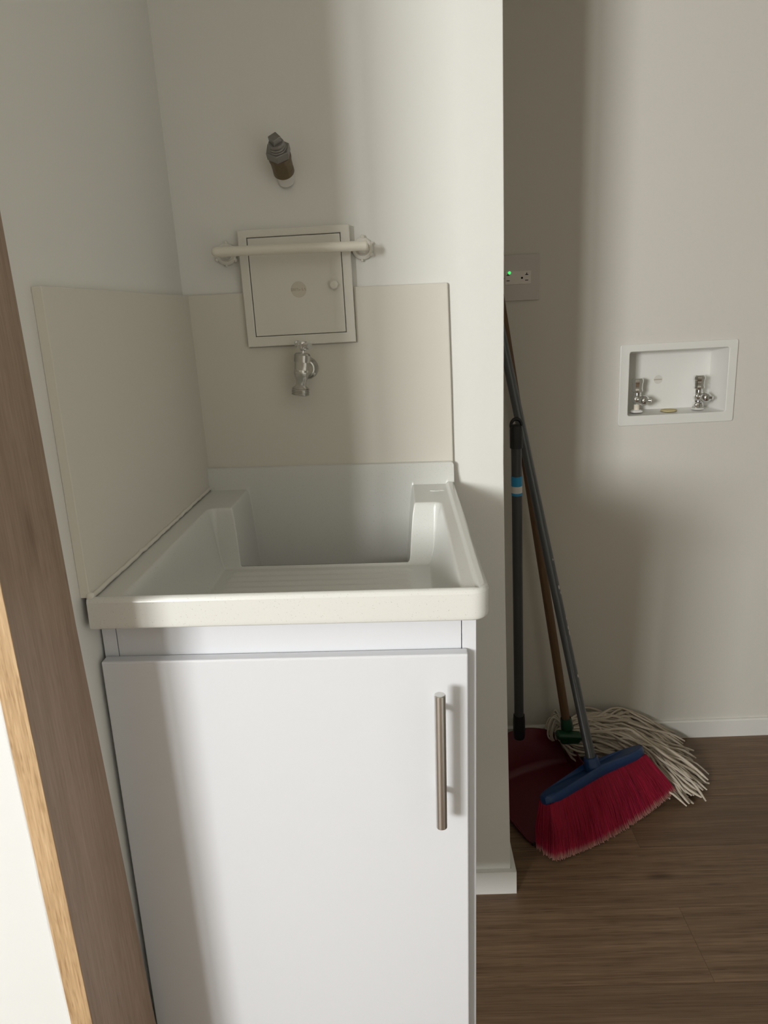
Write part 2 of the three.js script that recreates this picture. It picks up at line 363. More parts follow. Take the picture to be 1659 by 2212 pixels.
// ---------- base cabinet ----------
{
  const t = thing('base_cabinet', 'narrow white one-door cabinet with steel bar handle under the laundry sink', 'cabinet', PIV.x, PIV.y, PIV.z);
  t.rotation.z = TILT;
  const B = -0.742, OX = PIV.x;
  const top = -0.0418;
  mesh('side_panel', rbox(0.4708 - OX, 0.4890 - OX, B, top, 0.001, 0.560, 0.0006), M.melamine, t);
  mesh('side_panel', rbox(0.0035 - OX, 0.0215 - OX, B, top, 0.001, 0.560, 0.0006), M.melamine, t);
  mesh('top_rail', rbox(0.0225 - OX, 0.4698 - OX, -0.15, top, 0.544, 0.5597, 0.0006), M.melamine, t);
  mesh('bottom_panel', box(0.0225 - OX, 0.4698 - OX, B, B + 0.016, 0.001, 0.556), M.melamine, t);
  mesh('back_rail', box(0.0225 - OX, 0.4698 - OX, B + 0.02, B + 0.10, 0.001, 0.017), M.melamine, t);
  const d = mesh('door', rbox(0.0052 - OX, 0.4768 - OX, B + 0.002, -0.0953, 0.5615, 0.5790, 0.0022, 3), M.edging, t);
  // the face laminate, a hair inside the edge band
  mesh('face', rbox(0.0068 - OX, 0.4752 - OX, B + 0.005, -0.0985, 0.5780, 0.57925, 0.0003), M.melamine, d);
  const hx = 0.4382 - OX, hz = 0.579 + 0.037, y0 = -0.3240, y1 = -0.1305, c = (y0 + y1) / 2;
  const bar = latheAlong([[0.0001, 0], [0.0062, 0], [0.0072, 0.001], [0.0072, y1 - y0 - 0.001], [0.0062, y1 - y0], [0.0001, y1 - y0]], V(hx, y0, hz), V(0, 1, 0), 40);
  const posts = [c - 0.062, c + 0.062].map((y) => rod(V(hx, y, 0.5788), V(hx, y, hz), 0.0045, 0.0045, 20));
  mesh('handle', join([bar, ...posts]), M.steel, d);
}

// ---------- access box on the wall ----------
{
  const x0 = 0.1188, x1 = 0.3247, y0 = 1.2915, y1 = 1.5002;
  const t = thing('access_box', 'square white access box with a small hinged door behind the towel bar', 'access panel', (x0 + x1) / 2, y0, 0);
  const w = (x1 - x0) / 2, h = y1 - y0, a = -w + 0.0163, b = w - 0.0168, c = 0.0185, e = h - 0.0135;
  mesh('frame', join([plate(rect(-w, w, 0, h), 0.0003, 0.0205, [rect(a, b, c, e)], 0.0018), box(a - 0.004, b + 0.004, c - 0.004, e + 0.004, 0.0004, 0.010)]), M.plasticWhite, t);
  const d = mesh('door', rbox(a + 0.0014, b - 0.0012, c + 0.0012, e - 0.0012, 0.0102, 0.0196, 0.0008), M.plasticWhite, t);
  mesh('rib', join([box(b - 0.0215, b - 0.0195, c + 0.014, e - 0.016, 0.0194, 0.0201), box(a + 0.014, b - 0.0195, c + 0.014, c + 0.016, 0.0194, 0.0201)]), M.plasticWhite, d);
  mesh('knob', latheAlong([[0.0001, 0.011], [0.0066, 0.011], [0.0079, 0.0096], [0.0082, 0]], V(0.2905 - (x0 + x1) / 2, 1.3965 - y0, 0.0195), V(0, 0, 1), 28), M.plasticWhite, d);
  const cx = 0.2238 - (x0 + x1) / 2, cy = 1.3918 - y0;
  const em = mesh('emblem', latheAlong([[0.0001, 0.0006], [0.0140, 0.0006], [0.0145, 0]], V(cx, cy, 0.0195), V(0, 0, 1), 36), M.stickerBeige, d);
  void em;
  // worn, unreadable row of marks across the emblem
  const bars = [];
  for (const [bx, by, bw, bh] of [[-0.0128, 0.0012, 0.0034, 0.0016], [-0.0128, -0.0016, 0.0034, 0.0018], [-0.0088, 0, 0.0022, 0.0048], [-0.0056, 0, 0.0012, 0.005], [-0.0026, 0.0016, 0.003, 0.0014], [-0.0014, -0.0008, 0.0012, 0.0034], [0.002, -0.001, 0.002, 0.0022], [0.0066, 0, 0.0014, 0.0048], [0.0086, -0.0018, 0.0018, 0.0014], [0.0114, 0.0012, 0.0022, 0.0018], [0.0122, -0.0014, 0.0014, 0.003]]) bars.push(box(cx + bx - bw / 2, cx + bx + bw / 2, cy + by - bh / 2, cy + by + bh / 2, 0.0200, 0.0203));
  mesh('lettering', join(bars), M.stickerInk, d);
}

// ---------- towel bar ----------
{
  const t = thing('towel_bar', 'short white plastic towel bar on two round flanges across the access box', 'towel bar', 0.2206, 1.4640, 0);
  const xl = 0.0925 - 0.2206, xr = 0.3462 - 0.2206, zb = 0.060, yl = -0.0024, yr = -0.0060;
  const dy = (yr - yl) / (xr - xl);
  mesh('bar', join([rod(V(xl - 0.006, yl, zb), V(xr + 0.0095, yr + dy * 0.008, zb), 0.0086, 0.0086, 28), latheAlong([[0.0086, 0], [0.0072, 0.002], [0.0001, 0.0028]], V(xr + 0.0095, yr, zb), V(1, 0, 0), 24), new THREE.SphereGeometry(0.0086, 20, 14).translate(xl - 0.006, yl, zb)]), M.barPlastic, t);
  for (const [x, y] of [[xl, yl], [xr, yr]]) {
    const parts = [latheAlong([[0.0001, 0.0088], [0.0120, 0.0088], [0.0132, 0.0105], [0.0165, 0.0108], [0.0190, 0.0088], [0.0200, 0.004], [0.0200, 0]], V(x, y, 0.0003), V(0, 0, 1), 36), latheAlong([[0.0105, 0], [0.0088, 0.02], [0.0086, 0.052]], V(x, y, 0.008), V(0, 0, 1), 28)];
    for (let k = 0; k < 6; k++) { const a = k / 6 * 6.2832 + 0.45; if (x > 0 && Math.cos(a) < -0.6) continue; parts.push(new THREE.SphereGeometry(0.0026 + 0.0012 * (k % 2), 10, 8).translate(x + 0.0205 * Math.cos(a), y + 0.0205 * Math.sin(a), 0.007)); }
    mesh('flange', join(parts), M.plasticWhite, t);
  }
}

// ---------- capped pipe stub ----------
{
  const p0 = V(0.2150, 1.5815, 0), dir = V(-0.05, 0.6, 0.8).normalize();
  const t = thing('capped_pipe', 'tarnished brass pipe stub closed with a square-headed plug, high on the wall', 'pipe', p0.x, p0.y, p0.z);
  const at = (d) => dir.clone().multiplyScalar(d);
  mesh('sleeve', latheAlong([[0.0150, -0.0105], [0.0145, 0.004], [0.0142, 0.020], [0.0001, 0.020]], at(0.0105), dir, 28), M.paint, t).userData.label = 'white painted pipe end';
  mesh('coupling', latheAlong([[0.0001, 0], [0.0172, 0], [0.0190, 0.0022], [0.0188, 0.011], [0.0178, 0.0125], [0.0178, 0.0140], [0.0188, 0.0155], [0.0190, 0.027], [0.0202, 0.032], [0.0202, 0.038], [0.0170, 0.040], [0.0001, 0.040]], at(0.0185), dir, 36), M.brass, t);
  const q = new THREE.Quaternion().setFromUnitVectors(V(0, 1, 0), dir);
  const hexShape = new THREE.Shape(Array.from({ length: 6 }, (_, k) => new THREE.Vector2(0.0222 * Math.cos(k * Math.PI / 3), 0.0222 * Math.sin(k * Math.PI / 3))));
  const nut = new THREE.ExtrudeGeometry(hexShape, { depth: 0.0115, bevelEnabled: true, bevelSize: 0.0012, bevelThickness: 0.0012, bevelOffset: -0.0012, bevelSegments: 2 }).rotateX(-Math.PI / 2).translate(0, 0.0012, 0).rotateY(0.42);
  nut.applyQuaternion(q).translate(...at(0.0575).toArray());
  mesh('hex_nut', nut, M.zinc, t);
  const sq = new RoundedBoxGeometry(0.0165, 0.012, 0.0165, 2, 0.0012).translate(0, 0.006, 0).rotateY(0.62).applyQuaternion(q).translate(...at(0.083).toArray());
  mesh('plug', join([latheAlong([[0.0162, 0], [0.0150, 0.001], [0.0150, 0.004], [0.0138, 0.005], [0.0142, 0.009], [0.0125, 0.0125], [0.0001, 0.0125]], at(0.0718), dir, 32), sq]), M.zinc, t);
}

// ---------- hose tap ----------
{
  const t = thing('hose_tap', 'satin metal hose tap with a small cross handle, under the access box', 'tap', 0.2275, 1.2470, 0.008);
  const top = V(0.2275 - 0.2275, 0.0430, 0.045), bot = V(0.2146 - 0.2275, -0.0475, 0.042);
  const up = top.clone().sub(bot).normalize();
  const at = (d) => bot.clone().add(up.clone().multiplyScalar(d));
  mesh('flange', latheAlong([[0.0208, 0.0003], [0.0212, 0.003], [0.0195, 0.007], [0.0160, 0.009], [0.0152, 0.012], [0.0168, 0.014], [0.0165, 0.018], [0.0130, 0.020]], V(0, 0, 0), V(-0.08, 0, 1), 36), M.satinChrome, t);
  mesh('body', join([rod(V(0, 0, 0.012), at(0.046), 0.0145, 0.0130, 28), latheAlong([[0.0096, 0.012], [0.0098, 0.024], [0.0112, 0.030], [0.0132, 0.036], [0.0146, 0.043], [0.0138, 0.049], [0.0137, 0.055], [0.0139, 0.063]], bot, up, 36), new THREE.SphereGeometry(0.0146, 24, 16).translate(...at(0.044).toArray())]), M.satinChrome, t);
  const thr = [[0.0105, 0.0008], [0.0138, 0]];
  for (let k = 0; k < 4; k++) { const y = 0.001 + k * 0.0030; thr.push([0.0152, y], [0.0168, y + 0.0008], [0.0168, y + 0.0016], [0.0152, y + 0.0024]); }
  thr.push([0.0160, 0.0132], [0.0120, 0.0165], [0.0096, 0.0200]);
  mesh('threaded_spout', latheAlong(thr, bot, up, 40), M.satinChrome, t);
  const q = new THREE.Quaternion().setFromUnitVectors(V(0, 1, 0), up);
  mesh('bonnet_nut', join([new THREE.CylinderGeometry(0.0166, 0.0166, 0.0125, 6, 1).translate(0, 0.0062, 0).rotateY(0.05).applyQuaternion(q).translate(...at(0.0625).toArray()), latheAlong([[0.0150, 0], [0.0125, 0.003], [0.0060, 0.0035]], at(0.075), up, 30)]), M.satinChrome, t);
  const ca = V(0.66, -0.12, 0.74).normalize(), hc = at(0.0935);
  mesh('handle', join([latheAlong([[0.0048, 0], [0.0048, 0.009], [0.0070, 0.0105], [0.0080, 0.013], [0.0080, 0.024], [0.0066, 0.0262], [0.0001, 0.0266]], at(0.0745), up, 28), rod(hc.clone().addScaledVector(ca, -0.0205), hc.clone().addScaledVector(ca, 0.0205), 0.0054, 0.0054, 24), ...[-1, 1].map((s) => rod(hc.clone().addScaledVector(ca, s * 0.0165), hc.clone().addScaledVector(ca, s * 0.0215), 0.0062, 0.0058, 24))]), M.chrome, t);
}

// ---------- wall socket ----------
{
  const x0 = 0.674, x1 = 0.789, y0 = 1.3570, y1 = 1.4750, cx = (x0 + x1) / 2, cy = (y0 + y1) / 2;
  const t = thing('wall_socket', 'grey-white wall socket with a glowing green light, half hidden by the wall edge', 'power socket', cx, cy, ZF);
  t.rotation.z = -0.012;
  mesh('cover_plate', rbox(x0 - cx, x1 - cx, y0 - cy, y1 - cy, 0.0002, 0.006, 0.0022), M.plateGrey, t);
  const f = mesh('socket_face', rbox(-0.035, 0.0345, -0.0165, 0.0175, 0.005, 0.0078, 0.001), M.socketFace, t);
  const slots = [];
  for (const sx of [-0.0270, 0.0225]) slots.push(plate([[sx - 0.0042, 0.0062], [sx + 0.0042, 0.0062], [sx + 0.0042, 0.0082], [sx + 0.0012, 0.0082], [sx + 0.0012, 0.0122], [sx - 0.0012, 0.0122], [sx - 0.0012, 0.0082], [sx - 0.0042, 0.0082]], 0.0070, 0.0080), box(sx - 0.0042, sx + 0.0042, -0.0078, -0.0058, 0.0070, 0.0080), rod(V(sx - 0.0125, -0.0006, 0.0070), V(sx - 0.0125, -0.0006, 0.0080), 0.0028, 0.0028, 16));
  for (const g of slots) mesh('slot', g, M.slotBlack, f);
  mesh('indicator_light', new THREE.SphereGeometry(0.0040, 18, 12).scale(1, 1, 0.4).translate(-0.0235, 0.0135, 0.0078), M.led, t).userData.label = 'glowing green indicator light';
}

// ---------- washing machine outlet box ----------
{
  const { x0, x1, y0, y1 } = WB, cx = (x0 + x1) / 2;
  const t = thing('washer_outlet_box', 'white recessed outlet box holding two water valves on the recess wall', 'outlet box', cx, y0, ZF);
  const a = 1.0355 - cx, b = 1.3045 - cx, c = 1.0305 - y0, e = 1.2060 - y0, w = (x1 - x0) / 2, h = y1 - y0, dz = -0.085, i = 0.010;
  const arc = (X0, X1, Y0, Y1, r) => { const o = []; for (const [X, Y, s] of [[X1 - r, Y1 - r, 0], [X0 + r, Y1 - r, 1], [X0 + r, Y0 + r, 2], [X1 - r, Y0 + r, 3]]) for (let k = 0; k <= 4; k++) { const g = (s + k / 4) * Math.PI / 2; o.push([X + r * Math.cos(g), Y + r * Math.sin(g)]); } return o; };
  mesh('frame', plate(arc(-w, w, 0, h, 0.006), 0.0002, 0.0065, [arc(a, b, c, e, 0.006)], 0.002), M.boxWhite, t);
  const o = arc(a, b, c, e, 0.006), inn = arc(a + i, b - i, c + 0.004, e - i, 0.008), p = [], idx = [], N = o.length;
  for (const [x, y] of o) p.push(x, y, 0.004); for (const [x, y] of inn) p.push(x, y, dz);
  for (let k = 0; k < N; k++) { const n = (k + 1) % N; idx.push(k, n, N + k, n, N + n, N + k); }
  const s = new THREE.BufferGeometry(); s.setAttribute('position', new THREE.Float32BufferAttribute(p, 3)); s.setIndex(idx); s.computeVertexNormals();
  mesh('inner_shell', join([toCreasedNormals(s, 0.6), plate(inn, dz - 0.004, dz)]), M.boxWhite, t);
  mesh('emblem', latheAlong([[0.0001, 0.0006], [0.0120, 0.0006], [0.0124, 0]], V(1.1480 - cx, 1.1190 - y0, dz), V(0, 0, 1), 30), M.emblemGrey, t);
  mesh('lettering', box(1.1480 - cx - 0.0125, 1.1480 - cx + 0.010, 1.1190 - y0 - 0.002, 1.1190 - y0 + 0.0015, dz + 0.0006, dz + 0.0010), M.stickerInk, t);
  const yk = 1.0350 - y0;
  mesh('drain_knockout', latheAlong([[0.0001, 0.0016], [0.021, 0.0016], [0.0222, 0.0008], [0.0224, -0.002]], V(1.1660 - cx, yk + 0.0004, -0.040), V(0, 1, 0), 32).scale(1, 1, 1), M.knockout, t).userData.label = 'yellowed round knockout in the box floor';
}
function valve(x, z, label, cream, turn) {
  const t = thing('shutoff_valve', label, 'valve', x, 1.0355, z);
  t.userData.group = undefined; delete t.userData.group;
  mesh('base', cream ? latheAlong([[0.0175, 0], [0.0175, 0.003], [0.0150, 0.0045], [0.0130, 0.0065], [0.0001, 0.0065]], V(0, 0, 0), V(0, 1, 0), 32) : latheAlong([[0.0168, 0], [0.0168, 0.003], [0.0001, 0.0045]], V(0, 0, 0), V(0, 1, 0), 32), M.boxWhite, t);
  mesh('neck', cream ? latheAlong([[0.0078, 0.006], [0.0078, 0.022], [0.009, 0.024]], V(0, 0, 0), V(0, 1, 0), 24) : latheAlong([[0.0150, 0.0035], [0.0155, 0.006], [0.0155, 0.014], [0.0145, 0.018], [0.0110, 0.021], [0.0105, 0.026]], V(0, 0, 0), V(0, 1, 0), 28), cream ? M.valveCream : M.chrome, t);
  mesh('body', join([latheAlong([[0.0092, 0.022], [0.0125, 0.027], [0.0150, 0.034], [0.0140, 0.042], [0.0105, 0.047], [0.0105, 0.056]], V(0, 0, 0), V(0, 1, 0), 28), rod(V(0, 0.036, 0), V(0.010, 0.036, 0.018), 0.0075, 0.0075, 20)]), M.chrome, t);
  const k = V(Math.sin(turn), 0, Math.cos(turn));
  mesh('lever_knob', join([new THREE.SphereGeometry(0.0148, 22, 16).translate(0.012, 0.034, 0.021), rod(V(0.012, 0.034, 0.021), V(0.012, 0.034, 0.021).addScaledVector(k, 0.021), 0.0065, 0.0048, 16)]), M.chrome, t);
  const pts = [[0.0110, 0.055], [0.0150, 0.058], [0.0155, 0.062]];
  mesh('outlet_nut', join([latheAlong([...pts, [0.0140, 0.066], [0.0150, 0.080], [0.0165, 0.083], [0.0165, 0.090], [0.0135, 0.0945], [0.0001, 0.0945]], V(0, 0, 0), V(0, 1, 0), 10)]), M.chrome, t);
}
valve(1.0735, ZF - 0.036, 'left chrome valve on a cream neck and white base in the outlet box', true, 1.0);
valve(1.2455, ZF - 0.036, 'right valve, all chrome down to its base, in the outlet box', false, 0.7);

// ---------- long-handled tools in the recess ----------
// dustpan
{
  const e1 = V(0.90, 0, -0.436).normalize(), e2 = V(-e1.z * -1, 0, -e1.x).normalize();
  const fl = V(0.690, 0, -0.142), W = 0.295, D = 0.255;
  const t = thing('dustpan', 'dark red long-handled dustpan with grey pole standing beside the wall edge', 'dustpan', fl.x, 0, fl.z);
  const at = (u, y, v) => V(0, 0, 0).addScaledVector(e1, u).addScaledVector(e2, v).add(V(0, y, 0));
  // pan: floor, curved back and side walls as one shell, 3 mm thick
  const NU = 28, NV = 22;
  const skin = (off) => (a, b) => {                               // a across 0..1, b from lip 0 to top of the back 1
    const u = a * 2 - 1, arch = 1 - 0.42 * (u - 0.1) * (u - 0.1);
    const run = 0.78;
    let v, y;
    if (b < run) { const s = b / run; v = D * s * (1 - 0.10 * u * u * s); y = 0.003 + 0.004 * s + off; }
    else { const s = (b - run) / (1 - run); v = D * (1 - 0.10 * u * u) + 0.055 * s - off; y = 0.007 + (0.106 * arch) * s + off * (1 - s); }
    return at((a) * W, y, v);
  };
  const grid = (f, nu, nv, flip) => { const p = [], idx = []; for (let j = 0; j <= nv; j++) for (let i = 0; i <= nu; i++) p.push(...f(i / nu, j / nv).toArray()); for (let j = 0; j < nv; j++) for (let i = 0; i < nu; i++) { const a = j * (nu + 1) + i, b = a + 1, c = a + nu + 1, d = c + 1; flip ? idx.push(a, c, b, b, c, d) : idx.push(a, b, c, b, d, c); } const g = new THREE.BufferGeometry(); g.setAttribute('position', new THREE.Float32BufferAttribute(p, 3)); g.setIndex(idx); g.computeVertexNormals(); return g; };
  const side = (a) => (s, k) => {                                  // side wall: s lip -> back, k bottom -> top
    const u = a * 2 - 1, v = D * s * (1 - 0.10 * s), hb = 0.010 + 0.062 * s * s + 0.0 * u;
    return at(a * W + (a ? 0.006 : -0.006) * k, 0.003 + hb * k, v + (s > 0.97 ? 0.055 * k * 0.45 : 0));
  };
  const rim = []; for (let k = 0; k <= 30; k++) rim.push(skin(0)(k / 30, 1));
  const rims = [0, 1].map((a) => { const o = []; for (let k = 0; k <= 16; k++) o.push(side(a)(k / 16, 1)); return tube(o, 0.0024, 40, 6); });
  mesh('pan', join([grid(skin(0), NU, NV, false), grid(skin(0.003), NU, NV, true), ...[0, 1].map((a) => grid(side(a), 16, 4, a === 1)), tube(rim, 0.0026, 60, 6), ...rims]), M.redPlastic, t);
  mesh('rubber_lip', tube([at(0.0, 0.004, 0), at(W / 2, 0.004, -0.002), at(W, 0.004, 0)], 0.004, 20, 8), M.blackPlastic, t);
  const pb = V(0.7027 - fl.x, 0.162, -0.425 - fl.z), pt = V(0.6869 - fl.x, 1.0656, -0.36 - fl.z), pd = pt.clone().sub(pb).normalize();
  const up = (d) => pb.clone().addScaledVector(pd, d), L = pt.distanceTo(pb);
  mesh('socket', latheAlong([[0.0150, -0.030], [0.0172, -0.012], [0.0172, 0.03], [0.0160, 0.045], [0.0160, 0.048], [0.001, 0.048]], pb, pd, 24), M.blackPlastic, t);
  mesh('pole', rod(up(0.02), up(L - 0.05), 0.0132, 0.0132, 28), M.poleDark, t);
  const grip = latheAlong([[0.0001, -0.065], [0.0162, -0.065], [0.0162, -0.02], [0.0150, -0.008], [0.0001, -0.006]], up(L), pd, 28);
  const ring = new THREE.TorusGeometry(0.0130, 0.0038, 10, 28).scale(1, 1.25, 1).translate(0, 0.004, 0).applyQuaternion(new THREE.Quaternion().setFromUnitVectors(V(0, 1, 0), pd)).translate(...up(L - 0.012).toArray());
  mesh('hanging_grip', join([grip, ring]), M.blackPlastic, t);
  mesh('tape', join([rod(up(L - 0.165), up(L - 0.139), 0.0139, 0.0139, 28), rod(up(L - 0.190), up(L - 0.183), 0.0139, 0.0139, 28)]), M.tapeBlue, t).userData.label = 'bright blue tape';
  mesh('tape', rod(up(L - 0.183), up(L - 0.165), 0.0138, 0.0138, 28), M.tapeWhite, t).userData.label = 'white tape between the blue';
}
// mop
{
  const A = V(0.8541, 0.1275, -0.48), Bp = V(0.7422, 0.9233, -0.54), d = Bp.clone().sub(A).normalize();
  const t = thing('string_mop', 'cotton string mop with wooden stick and green collar leaning in the corner', 'mop', A.x, 0, A.z);
  const o = V(A.x, 0, A.z), a = A.clone().sub(o), at = (k) => a.clone().addScaledVector(d, k);
  const tw = woodTex(1024, 64, 1.3, 0.075, 9.1, [0.50, 0.39, 0.27], [0.33, 0.23, 0.14], 0.6, 0);
  std('stickWood', { map: tw, roughness: 0.6 });
  const g = rod(at(0.0), at(1.40), 0.0125, 0.0115, 24); { const uv = g.attributes.uv; for (let i = 0; i < uv.count; i++) uv.setXY(i, uv.getY(i), uv.getX(i)); }
  mesh('stick', g, M.stickWood, t);
  mesh('collar', join([latheAlong([[0.0150, 0.03], [0.0165, 0.024], [0.0185, -0.004], [0.0001, -0.006]], at(0), d, 24), new RoundedBoxGeometry(0.082, 0.020, 0.036, 3, 0.009).rotateZ(-0.08).translate(a.x + 0.004, a.y - 0.016, a.z + 0.020), new RoundedBoxGeometry(0.058, 0.024, 0.03, 3, 0.009).translate(a.x + 0.004, a.y - 0.028, a.z + 0.020)]), M.greenPlastic, t);
  // loose cotton strands
  const pos = [], nor = [], col = [], S = 5;
  const strand = (pts, r, tint) => {
    const c = new THREE.CatmullRomCurve3(pts), n = 22, fr = c.computeFrenetFrames(n, false), ring = [];
    for (let i = 0; i <= n; i++) { const p = c.getPoint(i / n), rad = r * (i === n ? 0.6 : 1); const row = []; for (let k = 0; k < S; k++) { const an = k / S * 6.2832; const nv = fr.normals[i].clone().multiplyScalar(Math.cos(an)).addScaledVector(fr.binormals[i], Math.sin(an)); row.push([p.clone().addScaledVector(nv, rad), nv]); } ring.push(row); }
    for (let i = 0; i < n; i++) for (let k = 0; k < S; k++) { const k2 = (k + 1) % S; for (const [q, w] of [[i, k], [i, k2], [i + 1, k], [i, k2], [i + 1, k2], [i + 1, k]]) { const [p, nv] = ring[q][w]; pos.push(p.x, p.y, p.z); nor.push(nv.x, nv.y, nv.z); col.push(...tint); } }
  };
  for (let s = 0; s < 330; s++) {
    const u = rnd(), lay = rnd();                                  // u: 0 against the wall .. 1 towards the broom; lay: 0 lowest
    const endA = -0.30 + u * 0.78 + rr(-0.08, 0.08), len = (0.285 + 0.085 * rnd()) * (0.95 + 0.1 * u), bend = rr(0.25, 0.75);
    const sx = a.x + rr(-0.03, 0.035), sz = a.z - 0.028 + u * 0.034 + rr(-0.010, 0.010);
    const top = 0.035 + 0.10 * lay;
    const pts = [V(sx, Math.max(0.05, a.y - 0.035), sz)];
    const n = 9, ph = rr(0, 6.28), wig = rr(0.009, 0.024), wv = rr(7, 13); let cx = sx, cz = sz;
    for (let k = 1; k <= n; k++) {
      const f = k / n, side = wig * Math.sin(ph + f * wv) * Math.min(1, f * 2.5), dirA = endA - 0.3 * bend + 1.25 * bend * f * f;
      const wz = Math.sin(dirA), wx = Math.cos(dirA); cx += wx * len / n; cz += wz * len / n;
      let x = cx - wz * side, z = cz + wx * side;
      let y = top * Math.sin(Math.PI * Math.min(1, 0.28 + f * 0.66)) ** 0.9 * (1 - 0.25 * f * u) + rr(-0.006, 0.006);
      y = Math.max(0.004 + 0.02 * lay * (1 - f), y);
      z = Math.max(ZF + 0.018 - o.z, z);
      pts.push(V(x, y, z));
    }
    const b = rr(0.8, 1.05);
    strand(pts, rr(0.0032, 0.0044), [0.66 * b, 0.58 * b, 0.48 * b]);
  }
  for (let s = 0; s < 22; s++) {                                   // loops left of the stick
    const q = rr(0.02, 0.05), z = a.z - 0.05 + rr(-0.04, 0.02), y = rr(0.03, 0.06);
    strand([V(a.x + 0.0, y + 0.05, z), V(a.x - q * 0.8, y + 0.075 * rr(0.7, 1.1), z), V(a.x - q * 1.15, y + 0.03, z + 0.01), V(a.x - q * 0.6, y - 0.005, z), V(a.x + 0.01, y - 0.015, z)], 0.003, [0.62, 0.56, 0.47]);
  }
  for (let s = 0; s < 5; s++) strand([V(0.24, 0.035, 0.02), V(0.29, 0.03, 0.06 + s * 0.004), V(0.325, 0.012, 0.085 + rr(-0.01, 0.01)), V(0.336 + rr(-0.004, 0.01), 0.006, 0.108 + rr(-0.008, 0.008))], 0.0034, [0.72, 0.66, 0.58]);
  const gg = new THREE.BufferGeometry();
  gg.setAttribute('position', new THREE.Float32BufferAttribute(pos, 3)); gg.setAttribute('normal', new THREE.Float32BufferAttribute(nor, 3)); gg.setAttribute('color', new THREE.Float32BufferAttribute(col, 3));
  mesh('strands', gg, M.cotton, t).userData.kind = 'stuff';
}
